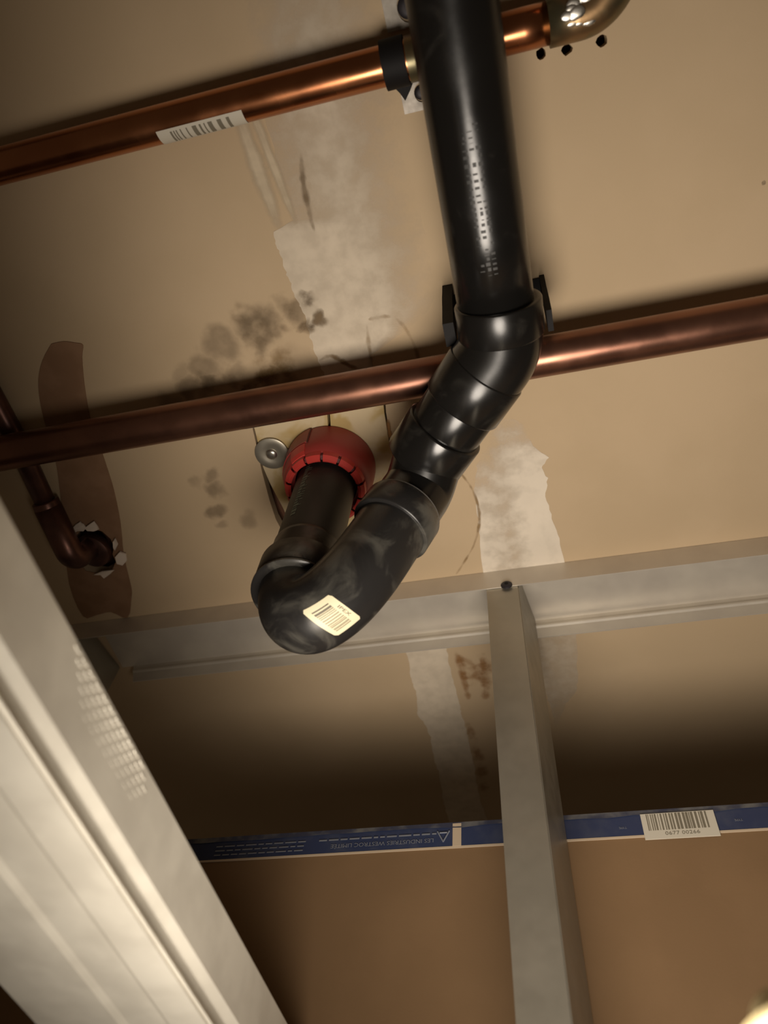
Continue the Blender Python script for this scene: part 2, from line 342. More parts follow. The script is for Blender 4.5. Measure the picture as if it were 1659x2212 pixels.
fe = [[0, .3, .3, .1], [.1, .4, .6, .4], [.3, .6, .9, .9], [.4, .6, .9, .9], [.6, .6, 1, 1], [.8, .6, 1, 1], [.85, .55, 1, 1], [.9, .55, 1, 1], [.9, .6, 1, 1], [.9, .6, 1, 1]]
cpart('joint_compound', rows_mesh(rows, fe, Z1), MAT_COMP2)
rows = [[(-0.0266, 0.6452), (0.0240, 0.6468)], [(-0.0257, 0.6839), (0.0224, 0.6831)], [(-0.0247, 0.7243), (0.0194, 0.7288)], [(-0.0218, 0.7497), (0.0157, 0.7506)], [(-0.0188, 0.7758), (0.0005, 0.7698)], [(-0.0167, 0.8115), (-0.0111, 0.8032)]]
cpart('joint_compound', rows_mesh(rows, [[.55, .5]] * 4 + [[.45, .4], [.2, .2]], Z1), MAT_COMP)
for a, b, w in ([(-0.1949, 0.0215), (-0.1875, 0.1310)] + [.010], [(-0.1831, 0.0224), (-0.1716, 0.1303)] + [.006]):
    cpart('filler_streak', ribbon([a, ((a[0] + b[0]) / 2, (a[1] + b[1]) / 2), b], w, Z1 - .0002 - w * .03, .8, 6, .1), MAT_TAPE)
for pts, w, s, mt in (
    ([(-0.1871, 0.2588), (-0.1748, 0.2554), (-0.1658, 0.2620), (-0.1555, 0.2713), (-0.1434, 0.2756), (-0.1310, 0.2726)], .0035, .5, MAT_TIDE),
    ([(-0.1366, 0.2784), (-0.1346, 0.2546), (-0.1317, 0.2317)], .0030, .35, MAT_TIDE),
    ([(-0.1289, 0.2276), (-0.1181, 0.2275), (-0.1068, 0.2288)], .0035, .35, MAT_TIDE),
    ([(-0.1050, 0.2287), (-0.0953, 0.2458), (-0.0909, 0.2679), (-0.0894, 0.2875)], .003, .4, MAT_TIDE),
    ([(-0.2105, 0.2602), (-0.2299, 0.2605), (-0.2517, 0.2674), (-0.2746, 0.2763)], .010, .5, MAT_TIDE),
    ([(-0.2736, 0.2734), (-0.2682, 0.2796), (-0.2625, 0.2849)], .006, .8, MAT_TIDE),
    ([(-0.0762, 0.4011), (-0.0633, 0.4324), (-0.0622, 0.4688), (-0.0752, 0.5046), (-0.1009, 0.5404)], .0025, .5, MAT_TIDE),
    ([(-0.1510, 0.0754), (-0.1545, 0.0914), (-0.1568, 0.1120), (-0.1576, 0.1417)], .0042, .55, MAT_SCRAPE),
    ([(-0.1217, 0.6581), (-0.1193, 0.6945), (-0.1207, 0.7448)], .007, .45, MAT_RUST),
    ([(-0.0915, 0.6664), (-0.0931, 0.7064), (-0.0984, 0.7478)], .011, .45, MAT_RUST),
    ([(-0.1292, 0.7878), (-0.1259, 0.8634), (-0.1288, 0.9443)], .011, .3, MAT_RUST),
    ([(-0.1340, 0.3327), (-0.1357, 0.3486), (-0.1349, 0.3624)], .0035, .9, MAT_RUST)):
    cpart('water_stain', ribbon(pts, w, Z1 - .0004, s), mt)
def blot(c, r, strength, n=22):
    me = bpy.data.meshes.new('blot'); vs, fe, fs = [(c[0], c[1], Z1 - .0005)], [strength], []
    for q, f in ((.45, .8), (.75, .4), (1.0, 0)):
        for k in range(n):
            a = 2 * math.pi * k / n; rr = r * q * (1 + .22 * math.sin(3 * a + c[0] * 900) + .12 * math.sin(5 * a))
            vs.append((c[0] + rr * math.cos(a), c[1] + rr * math.sin(a), Z1 - .0005)); fe.append(strength * f)
    for k in range(n):
        fs.append((0, 1 + k, 1 + (k + 1) % n))
        for b in (0, 1): fs.append((1 + b * n + k, 1 + (b + 1) * n + k, 1 + (b + 1) * n + (k + 1) % n, 1 + b * n + (k + 1) % n))
    me.from_pydata(vs, [], fs); me.update(); at_ = me.attributes.new('feather', 'FLOAT', 'POINT')
    for k, v in enumerate(fe): at_.data[k].value = v
    return me
for c, rr, st_, mt in zip([(-0.1748, 0.2185), (-0.1890, 0.2226), (-0.1789, 0.1972), (-0.1934, 0.2033), (-0.2354, 0.2148), (-0.2321, 0.2676), (-0.2968, 0.2680), (-0.1021, 0.6970)], (.0105, .0100, .0110, .020, .030, .036, .030, .030), (.75, .55, .35, .35, .3, .35, .3, .35), (MAT_SCRAPE,) * 5 + (MAT_TIDE, MAT_SCRAPE, MAT_RUST)):
    cpart('mould_blot', blot(c, rr, st_), mt)
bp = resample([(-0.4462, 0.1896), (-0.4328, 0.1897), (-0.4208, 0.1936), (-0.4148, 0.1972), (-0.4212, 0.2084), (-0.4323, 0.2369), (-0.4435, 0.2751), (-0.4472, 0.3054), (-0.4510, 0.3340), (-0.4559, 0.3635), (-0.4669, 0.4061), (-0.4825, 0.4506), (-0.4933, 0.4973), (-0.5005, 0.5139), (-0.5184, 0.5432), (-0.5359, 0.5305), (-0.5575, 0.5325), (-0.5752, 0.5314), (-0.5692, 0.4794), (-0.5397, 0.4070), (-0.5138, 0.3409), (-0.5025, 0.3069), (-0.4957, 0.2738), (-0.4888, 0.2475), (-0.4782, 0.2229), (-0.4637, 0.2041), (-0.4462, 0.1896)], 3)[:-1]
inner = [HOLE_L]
cpart('brown_patch', slab([(p.x, p.y) for p in bp], H - .0012, H - .0002, [HOLE_L]), MAT_BROWN)['label'] = 'long brown strip on the ceiling board'  # thin slab coloured a darker brown than the ceiling around it
# cut-out around the drain, closed with two cream board pieces
cpart('patch_board', slab([(-0.2722, 0.2989), (-0.1990, 0.3042), (-0.1917, 0.3045), (-0.2013, 0.3503), (-0.2301, 0.4657), (-0.2685, 0.4541), (-0.2723, 0.4444), (-0.2735, 0.4201), (-0.2783, 0.3856), (-0.2795, 0.3647), (-0.2749, 0.3284)], H + .0008, H + .0125), MAT_PATCH)
cpart('patch_board', slab([(-0.1888, 0.3046), (-0.1336, 0.3057), (-0.1362, 0.3255), (-0.1386, 0.3551), (-0.1388, 0.4073), (-0.1411, 0.4705), (-0.2020, 0.4705), (-0.2270, 0.4663), (-0.1984, 0.3508)], H + .0004, H + .0125), MAT_PATCH)
# torn paper flaps around the branch hole
for ring in ([(-0.5272, 0.4025), (-0.5192, 0.3972), (-0.5116, 0.3939), (-0.5086, 0.3977), (-0.5077, 0.4031), (-0.5127, 0.4063), (-0.5208, 0.4055), (-0.5279, 0.4077)], [(-0.5099, 0.4028), (-0.5020, 0.3988), (-0.4940, 0.3956), (-0.4938, 0.4029), (-0.4936, 0.4075), (-0.5008, 0.4089), (-0.5080, 0.4064)],
             [(-0.4846, 0.4270), (-0.4796, 0.4225), (-0.4807, 0.4318), (-0.4869, 0.4389), (-0.4886, 0.4359)], [(-0.4910, 0.4479), (-0.4822, 0.4417), (-0.4763, 0.4461), (-0.4792, 0.4553), (-0.4871, 0.4610), (-0.4928, 0.4573)], [(-0.5287, 0.4685), (-0.5176, 0.4660), (-0.5003, 0.4659), (-0.5091, 0.4716), (-0.5185, 0.4759), (-0.5213, 0.4711)]):
    me = slab(ring, H - .0030, H - .0020)
    cx = sum(p[0] for p in ring) / len(ring); cy = sum(p[1] for p in ring) / len(ring)
    for v in me.vertices: v.co.z -= .0016 * random.random() + .12 * math.hypot(v.co.x - cx, v.co.y - cy)
    cpart('torn_paper_flap', me, MAT_PLASTER)
for c, r in zip([(-0.2664, 0.1613), (-0.2800, -0.0584), (-0.2370, 0.0680), (0.2190, 0.1791), (-0.1938, 0.2488), (-0.2011, 0.1006)], (.0022, .003, .0025, .002, .002, .002)):
    cpart('plaster_fleck', slab(disc(c, r, 9), H - .0006, H), MAT_COMP2)

# ---------------------------------------------------------------- partition beyond: track, studs, board
YN, YF, ZB = .543, .624, .670
track = empty('ceiling_track', (-.25, .58, H))
tag(track, 'galvanized steel ceiling track running across with ribbed far flange', 'metal track')
th = .0012; X0, X1 = -.560, 1.15
obj('near_flange', box(bmesh.new(), (X0 - .05, YN, ZB + ZC), (X1, YN + th, H - .0006)), MAT_TRACK, track)
obj('web', box(bmesh.new(), (X0, YN + th, H - .0020), (X1, YF - th, H - .0006)), MAT_TRACK, track)
fl = channel([(YF - .001, .6985), (YF - .001, .6905), (YF - .0028, .6885), (YF - .0028, .6865), (YF - .001, .6845), (YF + .0002, ZB)], ((X0 + .035, 0, ZC), (0, 1, 0), (0, 0, 1), (1, 0, 0), X1 - X0 - .035), th)
fo = obj('far_flange', fl, MAT_TRACK, track)
for v in fo.data.vertices:
    if v.co.x < X0 + .04: v.co.x += (ZB + .03 + ZC - v.co.z) * .35 - .02
screw = empty('track_screw', V(-.0445, YN, .6715)); tag(screw, 'dark round screw head in track flange above the stud', 'screw')
def head(name, c, ax, r, h, mat, parent):
    ax = Vector(ax).normalized(); return soft(obj(name, sleeve(c, Vector(c) + ax * h, [(0, r), (.35, r), (.8, r * .8), (1, r * .45)], 20), mat, parent))
head('screw_head', V(-.0445, YN - .0002, .6715), (0, -1, 0), .0064, .0028, MAT_HOLE, screw)
obj('screw_recess', sleeve(V(-.0445, YN - .0029, .6715), V(-.0445, YN - .0034, .6715), [(0, .0024), (1, .0020)], 8), MAT_BLACK, screw)
def stud(name, corners, z0, z1, lean, label):
    """C section standing on end: corners = front-left, front-right, back-right, back-left in plan"""
    e = empty(name, V(corners[1][0], corners[1][1], z0)); tag(e, label, 'metal stud')
    fl_, fr_, br, bl = [Vector(c) for c in corners]
    for nm, prof in (('front_flange', [fl_ + Vector((0, .006)), fl_, fr_]), ('web', [fr_ + Vector((.0004, .0008)), br + Vector((.0004, -.0008))]), ('back_flange', [br, bl, bl + Vector((0, -.006))])):
        bm = channel(prof, ((0, 0, z0 + ZC), (1, 0, 0), (0, 1, 0), (0, 0, 1), z1 - z0), .0012)
        for v in bm.verts: v.co.x += (z1 + ZC - v.co.z) * lean
        o = obj(nm, bm, MAT_GALV, e)
    return e
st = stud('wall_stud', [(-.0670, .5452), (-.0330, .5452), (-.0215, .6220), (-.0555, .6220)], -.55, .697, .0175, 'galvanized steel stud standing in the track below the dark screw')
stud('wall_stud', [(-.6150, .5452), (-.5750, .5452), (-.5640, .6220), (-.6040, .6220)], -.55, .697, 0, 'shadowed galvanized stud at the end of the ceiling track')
board = empty('drywall_sheet', V(0, .632, -.5)); tag(board, 'brown backed drywall sheet with blue end tape behind the stud', 'drywall')
YB = .6262
obj('paper_back', box(bmesh.new(), (-1.3, YB, -.6 + ZC), (1.3, YB + .0127, .4365 + ZC)), MAT_KRAFT, board)
tape = obj('end_tape', box(bmesh.new(), (-1.3, YB - .0006, .4135 + ZC), (1.3, YB - .0001, .4375 + ZC)), MAT_BLUE, board)
obj('tape_border', box(bmesh.new(), (-1.3, YB - .0009, .4118 + ZC), (1.3, YB - .0002, .4138 + ZC)), MAT_TAPEW, tape)
bm = bmesh.new(); random.seed(3); n = 120; top, bot = [], []
for i in range(n + 1):
    x = -1.3 + 2.6 * i / n; top.append(bm.verts.new((x, YB - .0008, .4378 + ZC))); bot.append(bm.verts.new((x, YB - .0012, .4325 + random.uniform(-.0012, .0012) + ZC)))
for i in range(n): bm.faces.new((top[i], bot[i], bot[i + 1], top[i + 1]))
obj('tape_fold', bm, MAT_FOLD, tape)
obj('tape_divider', box(bmesh.new(), (-.1170, YB - .0011, .4135 + ZC), (-.1090, YB - .0003, .4365 + ZC)), MAT_TAPEW, tape)
def tape_text(s, x, z, size, width=None, rot=True):
    me = text_mesh(s, size); xs = [v.co.x for v in me.vertices]; w = max(xs) - min(xs); k = (width / w) if width else 1
    for v in me.vertices:
        a, b = v.co.x * k, v.co.y
        if rot: a, b = -a, -b
        v.co = (x + a, YB - .0014, z + b + ZC)
    o = obj('printed_text', me, MAT_PRINT, tape); return o
tape_text('LES INDUSTRIES WESTROC LIMIT\u00c9E', -.1835, .4205, .0058, .098)
def dashes(name, x0, x1, z, h, mat, parent, y):
    bm = bmesh.new(); x = x0
    while x < x1:
        w = random.uniform(.004, .012); box(bm, (x, y - .0001, z - h / 2 + ZC), (min(x + w, x1), y, z + h / 2 + ZC)); x += w + .002
    return obj(name, bm, mat, parent)
dashes('printed_line', -.245, -.132, .4268, .0016, MAT_PRINT, tape, YB - .0014)
for z in (.4180, .4225, .4270): dashes('printed_line', -.350, -.258, z, .0013, MAT_PRINT, tape, YB - .0014)
bm = bmesh.new()   # small triangular emblem
for a, b in (((-.1310, .4290), (-.1255, .4185)), ((-.1255, .4185), (-.1200, .4290)), ((-.1290, .4275), (-.1220, .4275))):
    tube(bm, [V(a[0], YB - .0013, a[1]), V(b[0], YB - .0013, b[1])], .0007, 6)
obj('printed_emblem', bm, MAT_PRINT, tape)
bl = obj('barcode_sticker', box(bmesh.new(), (.0500, YB - .0022, .4085 + ZC), (.1110, YB - .0014, .4330 + ZC)), MAT_STICKW, tape)
bm = bmesh.new(); x = .0545
while x < .1050:
    w = random.choice((.0006, .0009, .0014, .0020)); box(bm, (x, YB - .0024, .4165 + ZC), (x + w, YB - .0022, .4322 + ZC)); x += w + random.choice((.0006, .0008, .0014))
obj('barcode', bm, MAT_INK, bl)
me = text_mesh('0677 00266', .0048)
for v in me.vertices: v.co = (.0815 + v.co.x * 1.25, YB - .0024, .4130 + v.co.y + ZC)
obj('printed_digits', me, MAT_INK, bl)
tape_text('TYPE', .0335, .4215, .0030); tape_text('TYPE', .1290, .4225, .0030)

# ---------------------------------------------------------------- near channel beside the camera
ns = empty('steel_channel', V(-.24, .18, .195)); tag(ns, 'bright dusty galvanized steel channel with knurled side running overhead', 'metal stud')
XS, ZT, ZL = -.2125, .250, .195
def nchan(name, prof, t=.0016, mat=MAT_GALVN):
    bm = channel(prof, ((0, -.25, ZC), (1, 0, 0), (0, 0, 1), (0, 1, 0), .862), t)
    for v in bm.verts:
        v.co.x -= (v.co.y - .2) * .028; v.co.z -= max(0, v.co.y - .2) * .012
    return obj(name, bm, mat, ns)
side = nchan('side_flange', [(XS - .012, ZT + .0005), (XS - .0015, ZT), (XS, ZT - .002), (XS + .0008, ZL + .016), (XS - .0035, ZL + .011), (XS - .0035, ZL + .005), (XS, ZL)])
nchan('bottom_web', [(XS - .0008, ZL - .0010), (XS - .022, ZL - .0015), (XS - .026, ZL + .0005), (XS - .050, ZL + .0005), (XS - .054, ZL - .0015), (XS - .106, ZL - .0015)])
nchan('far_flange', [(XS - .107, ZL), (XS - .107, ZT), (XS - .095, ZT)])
bm = bmesh.new()
for r in range(6):
    z = .2430 - .0036 * r
    y = .200 + .005 * r
    while y < .292 - .003 * abs(r - 2):
        ln = .0064; x = XS + .0006 - (y - .2) * .028
        b0 = len(bm.verts)
        vs = [bm.verts.new((x + dx, y + dy, z + dz + ZC)) for dx, dy, dz in ((0, 0, 0), (.0007, .001, 0), (.0007, ln - .001, 0), (0, ln, 0), (0, ln / 2, .0012), (0, ln / 2, -.0012))]
        for f in ((0, 1, 4), (1, 2, 4), (2, 3, 4), (1, 0, 5), (2, 1, 5), (3, 2, 5)): bm.faces.new([vs[i] for i in f])
        y += ln + .0016
o = obj('knurling', bm, MAT_GALVN, side); o['kind'] = 'stuff'

# ================================================================ copper lines
def wrap_sticker(name, x0, x1, y, z, r, a0, a1, mat, parent, n=16):
    """label bent round a pipe that runs along X; angles from straight down, + towards +Y"""
    bm = bmesh.new(); A, B = [], []
    for i in range(n + 1):
        a = a0 + (a1 - a0) * i / n; d = Vector((0, math.sin(a), -math.cos(a)))
        A.append(bm.verts.new(V(x0, y, z) + d * r)); B.append(bm.verts.new(V(x1, y, z) + d * r))
    for i in range(n): bm.faces.new((A[i], A[i + 1], B[i + 1], B[i]))
    return obj(name, bm, mat, parent, True)
YU, ZU, RU = .028, .675, .0144
cu1 = empty('copper_pipe', V(-.3, YU, ZU)); tag(cu1, 'bright copper pipe with white barcode sticker ending in a soldered elbow', 'copper pipe')
obj('pipe', tube(bmesh.new(), [V(x / 50, YU, ZU) for x in range(-60, 4)], RU, 48), MAT_COPPER, cu1, True)
el = obj('elbow', tube(bmesh.new(), fillet([V(.058, YU, ZU), V(.110, YU, ZU), V(.110, -.030, ZU)], [.030], 18), RU + .0022, 40), MAT_BRASS, cu1, True)
obj('pipe', tube(bmesh.new(), [V(.110, -.028, ZU), V(.110, -.5, ZU)], RU, 40), MAT_COPPER, cu1, True)
bm = bmesh.new()
for k in range(16):
    a = random.uniform(-.5, .5); c = V(.0785 + random.uniform(-.008, .008), YU + math.sin(a) * RU * 1.1 - .003, ZU - math.cos(a) * RU * 1.14)
    mtx = Matrix.Translation(c) @ Matrix.Diagonal((1.6, 1.1, .22, 1)); bmesh.ops.create_icosphere(bm, subdivisions=2, radius=random.uniform(.0012, .0042), matrix=mtx)
obj('solder_blob', bm, MAT_SOLDER, el, True)
st1 = wrap_sticker('barcode_sticker', -.2530, -.1800, YU, ZU, RU + .0004, .25, 1.45, MAT_STICKW, cu1)
x = -.2420
while x < -.1930:
    w = random.choice((.0010, .0016, .0026, .0036))
    wrap_sticker('barcode_bar', x, x + w, YU, ZU, RU + .0007, .42, 1.2, MAT_INK, st1, 8); x += w + random.choice((.0012, .0024, .0042))
# strap that holds the bright copper pipe
hs = empty('pipe_strap', V(-.04, .03, .699)); tag(hs, 'two hole strap with black band holding the bright copper pipe', 'pipe strap')
def strap_plate(x0, x1, y0, y1, hole, mat, rim):
    ring = [(hole[0] + rim * math.cos(2 * math.pi * k / 18), hole[1] + rim * 1.25 * math.sin(2 * math.pi * k / 18)) for k in range(18)]
    o = obj('tab', slab([(x0, y0), (x1, y0), (x1, y1), (x0, y1)], H - .0024, H - .0006, [ring]), mat, hs)
    head('screw', Vector((hole[0], hole[1], H - .0008)), (0, 0, -1), rim * .97, .0022, MAT_HOLE, o)
strap_plate(-.0600, -.0200, -.0400, .0080, (-.0415, -.0050), MAT_ZINC, .0082)
strap_plate(-.0590, -.0290, .0440, .0660, (-.0430, .0535), MAT_ZINC, .0055)
def arc_band(name, x0, x1, r, a0, a1, mat, t=.0012, n=26):
    bm = bmesh.new(); rings = []
    for i in range(n + 1):
        a = a0 + (a1 - a0) * i / n; d = Vector((0, math.sin(a), -math.cos(a))); c0 = V(x0, YU, ZU); c1 = V(x1, YU, ZU)
        rings.append([bm.verts.new(p) for p in (c0 + d * r, c1 + d * r, c1 + d * (r + t), c0 + d * (r + t))])
    for p, q in zip(rings, rings[1:]):
        for k in range(4): bm.faces.new((p[k], p[(k + 1) % 4], q[(k + 1) % 4], q[k]))
    bm.faces.new(rings[0]); bm.faces.new(rings[-1][::-1]); bmesh.ops.recalc_face_normals(bm, faces=bm.faces[:])
    return obj(name, bm, mat, hs, True)
soft(arc_band('band', -.0470, -.0240, RU + .0003, -2.0, 2.0, MAT_BRASS))
soft(arc_band('black_band', -.0660, -.0480, RU + .0006, -2.3, 1.9, MAT_BLACK, .0024))
bm = bmesh.new()
ring = [(-.0640, .043), (-.0460, .043), (-.0510, .0500), (-.0560, .0560), (-.0590, .0500)]
obj('band_end', slab(ring, H - .0080, H - .0040), MAT_BLACK, hs)
# lower, darker copper main
YM, ZM, RM = .2765, .655, .0182
cu2 = empty('copper_pipe', V(0, YM, ZM)); tag(cu2, 'dull tarnished copper pipe passing above the black elbow', 'copper pipe')
obj('pipe', tube(bmesh.new(), [V(-1.3 + .05 * i, YM, ZM) for i in range(52)], RM, 48), MAT_COPPER2, cu2, True)
wrap_sticker('sticker_remnant', -.262, -.186, YM, ZM, RM + .0003, 1.02, 1.22, MAT_STICKW, cu2)
# branch and elbow into the torn hole
cu3 = empty('copper_branch', V(-.515, .42, .66)); tag(cu3, 'dark copper branch turning up into the torn ceiling hole', 'copper pipe')
BX = -.5270
obj('pipe', tube(bmesh.new(), [V(BX, -.4, .6865), V(BX, .28, .6865), V(BX - .001, .375, .678)], .0112, 32), MAT_COPDARK, cu3, True)
obj('elbow', tube(bmesh.new(), fillet([V(BX - .001, .360, .6800), V(BX + .006, .4240, .6655), V(BX + .0115, .4325, .712)], [.012], 14), .0150, 36), MAT_COPDARK, cu3, True)
soft(obj('elbow_hub', sleeve(V(BX - .001, .352, .6812), V(BX, .378, .6768), hub_profile(.011, .0145, .026), 36), MAT_COPDARK, cu3))
soft(obj('flange_plate', sleeve(V(-.5135, .4360, .704), V(-.5145, .4350, .690), [(0, .0195), (.5, .0215), (.8, .0205), (1, .0160)], 32), MAT_COPDARK, cu3))

# ================================================================ black drain with trap
dr = empty('drain_pipe', V(-.1, .3, .6)); tag(dr, 'black plastic drain pipe with bends and trap hanging below the ceiling', 'drain pipe')
E_ = Vector((-.0087, .2391, .600)); A_ = Vector((-.674, .7387, 0)).normalized(); R0 = .0301
def D(p): return V(p[0], p[1], p[2])
main = obj('main_pipe', tube(bmesh.new(), [D((.0030 - .0117 * t / 20, -1.0 + 1.205 * t / 20, .600)) for t in range(21)], R0, 56), MAT_ABS, dr, True)
hub0 = Vector((-.0068, .196, .600))
soft(obj('elbow_hub', sleeve(D((-.0068, .2000, .600)), D((-.0080, .2290, .600)), hub_profile(R0, .0345, .029), 56), MAT_ABS, dr))
soft(obj('elbow_bend', tube(bmesh.new(), fillet([D((-.0072, .207, .600)), D(E_), D(E_ + A_ * .046)], [.045], 14), .0338, 56), MAT_ABS, dr))
def arm(a, b, r, name, mat=MAT_ABS, r_in=R0):
    p, q = E_ + A_ * a, E_ + A_ * b
    return soft(obj(name, sleeve(D(p), D(q), hub_profile(r_in, r, b - a), 56), mat, dr))
arm(.022, .060, .0350, 'elbow_hub')
arm(.055, .105, .0322, 'arm_pipe', MAT_ABS)
arm(.086, .125, .0358, 'coupling')
arm(.1235, .126, .0335, 'cement_bead', MAT_CEMENT)
RX, RY = -.2051, .3751
Q2 = Vector((-.1120, .3530, 0)); hd = Vector((Q2.x - RX, Q2.y - RY, 0)).normalized()
prof = resample([(0, .545), (0, .50), (.004, .472), (.014, .4555), (.0275, .4525), (.045, .4635), (.0622, .4866), (.079, .520), (.093, .552)], 8)
path = [D((RX + hd.x * p.x, RY + hd.y * p.x, p.y)) for p in prof]
trap = obj('trap_bend', tube(bmesh.new(), path, .0312, 60), MAT_ABS2, dr, True)
Q = path[-1] - Vector((0, 0, ZC)); up = (hd * .43 + Vector((0, 0, .9))).normalized()
soft(obj('street_elbow', tube(bmesh.new(), fillet([D(E_ + A_ * .112), D(Q + up * .036), D(Q - up * .006)], [.020], 12), .0312, 48), MAT_ABS, dr))
soft(obj('trap_hub', sleeve(D(Q - up * .022), D(Q + up * .004), hub_profile(R0, .0352, .026), 56), MAT_ABS2, dr))
soft(obj('cement_bead', sleeve(D(Q + up * .0035), D(Q + up * .0075), [(0, .0342), (.5, .0340), (1, .0312)], 56), MAT_CEMENT, dr))
riser = obj('riser', tube(bmesh.new(), [D((RX, RY, .490 + .02 * i)) for i in range(12)], R0, 56), MAT_ABSM, dr, True)
soft(obj('trap_hub', sleeve(D((RX, RY, .488)), D((RX, RY, .5180)), hub_profile(R0, .0368, .030), 56), MAT_ABS2, dr))
soft(obj('hub_ring', sleeve(D((RX, RY, .4835)), D((RX, RY, .4885)), [(0, .0352), (.3, .0376), (.7, .0376), (1, .0352)], 56), MAT_ABS2, dr))
# faint print on riser and main pipe
def print_marks(name, base, axis, right, r, specs, mat, parent):
    bm = bmesh.new(); base, axis = Vector(base), Vector(axis).normalized(); right = Vector(right); dn = axis.cross(right).normalized()
    for s0, s1, a0, a1 in specs:
        g = []
        for i in range(4):
            a = a0 + (a1 - a0) * i / 3; d = right * math.cos(a) + dn * math.sin(a)
            g.append((bm.verts.new(base + axis * s0 + d * r), bm.verts.new(base + axis * s1 + d * r)))
        for p, q in zip(g, g[1:]): bm.faces.new((p[0], p[1], q[1], q[0]))
    return obj(name, bm, mat, parent)
random.seed(5); sp = []
s = .0
while s < .085:
    w = random.uniform(.002, .005); sp.append((s, s + w, -1.98, -1.82 + random.uniform(-.05, .05)))
    if random.random() < .5: sp.append((s, s + .0012, -1.82, -1.70))
    s += w + .0012
print_marks('printed_text', D((RX, RY, .565)), (0, 0, 1), (1, 0, 0), R0 + .0002, sp, MAT_INKG, riser)
sp = []; s = .085
while s < .19:
    w = random.uniform(.0015, .0035)
    for a in (-.42, -.27, -.12):
        if random.random() < .8: sp.append((s + random.uniform(0, .002), s + w, -math.pi / 2 + a + .24, -math.pi / 2 + a + .24 + random.uniform(.06, .12)))
    s += w + random.uniform(.0008, .0025)
print_marks('printed_text', D((.0030 - .0117 * .83, -.02, .600)), (-.0097, 1, 0), (-1, 0, 0), R0 + .0002, sp, MAT_INKD, main)
# sticker on the trap
FR = frames(path); CUM = [0]
for p, q in zip(path, path[1:]): CUM.append(CUM[-1] + (q - p).length)
def leg_point(u, a, r):
    k = max(i for i in range(len(CUM) - 1) if CUM[i] <= u); t = (u - CUM[k]) / (CUM[k + 1] - CUM[k])
    p = path[k].lerp(path[k + 1], t); n_ = FR[k][1].lerp(FR[k + 1][1], t); b_ = FR[k][2].lerp(FR[k + 1][2], t)
    return p + (n_ * math.cos(a) + b_ * math.sin(a)) * r
SA0, SA1, SU0, SU1 = math.radians(240), math.radians(298), .1055, .1195
def stick_point(f, g, r): return leg_point(SU0 + (SU1 - SU0) * g + .006 * f, SA0 + (SA1 - SA0) * f, r)
def leg_patch(name, f0, f1, g0, g1, r, mat, parent, n=14, mm=5, rnd=0.0):
    bm = bmesh.new(); G = []
    for i in range(n + 1):
        f = f0 + (f1 - f0) * i / n; ins = rnd if i in (0, n) else 0
        G.append([bm.verts.new(stick_point(f, g0 + ins + (g1 - g0 - 2 * ins) * j / mm, r)) for j in range(mm + 1)])
    for a, b in zip(G, G[1:]):
        for k in range(mm): bm.faces.new((a[k], a[k + 1], b[k + 1], b[k]))
    return obj(name, bm, mat, parent, True)
stk = leg_patch('barcode_sticker', 0, 1, 0, 1, .0317, MAT_STICK, trap, rnd=.06)
f = .15
while f < .88:
    w = random.choice((.02, .03, .05)); leg_patch('barcode_bar', f, f + w, .14, .70, .0319, MAT_INKL if f > .22 else MAT_INK, stk, 2); f += w + random.choice((.018, .026, .04))
me = text_mesh('IPEX', .0034)
for v in me.vertices: v.co = stick_point(.52 + v.co.x / .018, .84 + v.co.y / .020, .0319)
obj('printed_text', me, MAT_INK, stk)
# U hanger for the drain at the elbow
hg = empty('pipe_hanger', V(0, .23, .69)); tag(hg, 'black plastic hanger arms either side of the black drain elbow', 'pipe hanger')
def hanger_arm(name, pts, w, t):
    bm = bmesh.new(); prev = None
    for (x, y, z, ww) in pts:
        ring = [bm.verts.new(V(x + dx * t / 2, y + dy * ww / 2, z)) for dx, dy in ((-1, -1), (1, -1), (1, 1), (-1, 1))]
        if prev:
            for k in range(4): bm.faces.new((prev[k], prev[(k + 1) % 4], ring[(k + 1) % 4], ring[k]))
        else: bm.faces.new(ring[::-1])
        prev = ring
    bm.faces.new(prev); bmesh.ops.recalc_face_normals(bm, faces=bm.faces[:]); return obj(name, bm, MAT_BLACK, hg)
hanger_arm('arm', [(-.0505, .2230, .6994, .026), (-.0505, .2240, .670, .024), (-.0500, .2240, .640, .020), (-.0495, .2250, .612, .020)], .02, .009)
hanger_arm('arm', [(.0335, .2290, .6994, .022), (.0330, .2300, .670, .020), (.0325, .2300, .640, .020), (.0320, .2300, .615, .018)], .02, .0045)
obj('base_plate', box(bmesh.new(), (-.0560, .2200, H - .0030), (.0358, .2400, H - .0004)), MAT_BLACK, hg)

# ================================================================ red firestop collar
fc = empty('firestop_collar', V(RX, RY, .699)); tag(fc, 'red firestop collar with tabs where the drain enters the ceiling', 'pipe collar')
bm = bmesh.new(); seg = 72; rings = []
for r, z in ((.0320, .6990), (.0470, .6990), (.0472, .690), (.0462, .668), (.0425, .657), (.0398, .655), (.0398, .660), (.0320, .660)):
    rings.append([bm.verts.new(D((RX + r * math.cos(2 * math.pi * k / seg), RY + r * math.sin(2 * math.pi * k / seg), z))) for k in range(seg)])
for a, b in zip(rings, rings[1:]):
    for k in range(seg): bm.faces.new((a[k], a[(k + 1) % seg], b[(k + 1) % seg], b[k]))
for k in range(seg): bm.faces.new((rings[-1][k], rings[-1][(k + 1) % seg], rings[0][(k + 1) % seg], rings[0][k]))
bmesh.ops.recalc_face_normals(bm, faces=bm.faces[:])
band = soft(obj('band', bm, MAT_RED, fc))
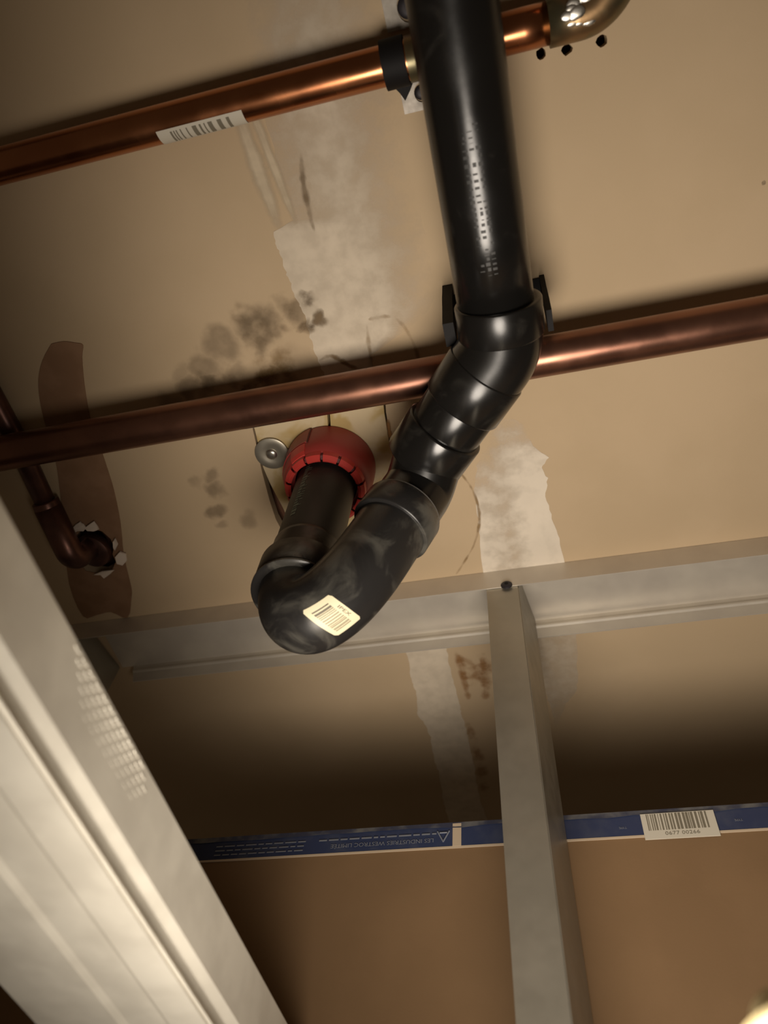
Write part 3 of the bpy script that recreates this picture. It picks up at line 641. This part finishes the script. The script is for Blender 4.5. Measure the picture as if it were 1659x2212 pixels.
def shell(a0, a1, prof, t, n=8):
    bm = bmesh.new(); g = []
    for i in range(n + 1):
        a = a0 + (a1 - a0) * i / n; c, s = math.cos(a), math.sin(a)
        g.append([bm.verts.new(D((RX + (r + d) * c, RY + (r + d) * s, z))) for d in (0, t) for r, z in (prof if d == 0 else prof[::-1])])
    m_ = len(g[0])
    for p, q in zip(g, g[1:]):
        for k in range(m_): bm.faces.new((p[k], p[(k + 1) % m_], q[(k + 1) % m_], q[k]))
    bm.faces.new(g[0]); bm.faces.new(g[-1][::-1]); bmesh.ops.recalc_face_normals(bm, faces=bm.faces[:]); return bm
obj('overlap_strip', shell(math.radians(-172), math.radians(-102), [(.0472, .6985), (.0474, .690), (.0464, .672)], .0012), MAT_RED, fc)
obj('overlap_strip', shell(math.radians(-128), math.radians(-104), [(.0462, .670), (.0436, .659), (.0412, .6545)], .0010), MAT_RED2, fc)
obj('seam', shell(math.radians(-102.2), math.radians(-100.4), [(.0472, .6985), (.0474, .690), (.0466, .670)], .0008, 2), MAT_REDD, fc)
nt = 14
for k in range(nt):
    a0 = 2 * math.pi * k / nt; a1 = a0 + 2 * math.pi / nt * .84
    tb = obj('tab', shell(a0, a1, [(.0405, .6572), (.0395, .6500), (.0358, .6470), (.0340, .6480)], .0013, 5), MAT_RED2, fc)
    obj('slot', shell(a1, a0 + 2 * math.pi / nt, [(.0400, .6565), (.0385, .6520), (.0345, .6510)], .0006, 2), MAT_REDD, fc)
wc = Vector([(-0.2640, 0.3490)][0])
wash = soft(obj('washer', sleeve((wc.x, wc.y, H - .0004), (wc.x, wc.y, H - .0030), [(0, .0170), (.2, .0182), (.8, .0182), (1, .0172), (1, .010), (.75, .0085), (.75, .001)], 40), MAT_GALV, fc))
head('screw', Vector((wc.x, wc.y, H - .0026)), (0, 0, -1), .0062, .0034, MAT_SOLDER, wash)
obj('lug', slab([(wc.x + .004, wc.y - .014), (RX - .036, RY - .024), (RX - .040, RY + .014), (wc.x + .008, wc.y + .012)], H - .0016, H + .0002), MAT_GALV, fc)

# ---------------------------------------------------------------- pale knob close to the lens
kb = obj('cream_knob', sleeve((0, 0, 0), (0, 0, .034), [(0, .024), (0, .030), (.08, .031), (.14, .029), (.16, .0185), (.3, .0175), (.5, .0165), (.7, .0140), (.85, .010), (.95, .005), (1, .001)], 40), MAT_CREAM)
soft(kb, 50); kb.scale = (.62, .62, .62); kb.location = V(0.0528, 0.2746, 0.1086); kb.rotation_euler = (math.radians(-18), math.radians(-8), 0)
tag(kb, 'out of focus pale cream rounded knob in front of the brown board', 'knob')
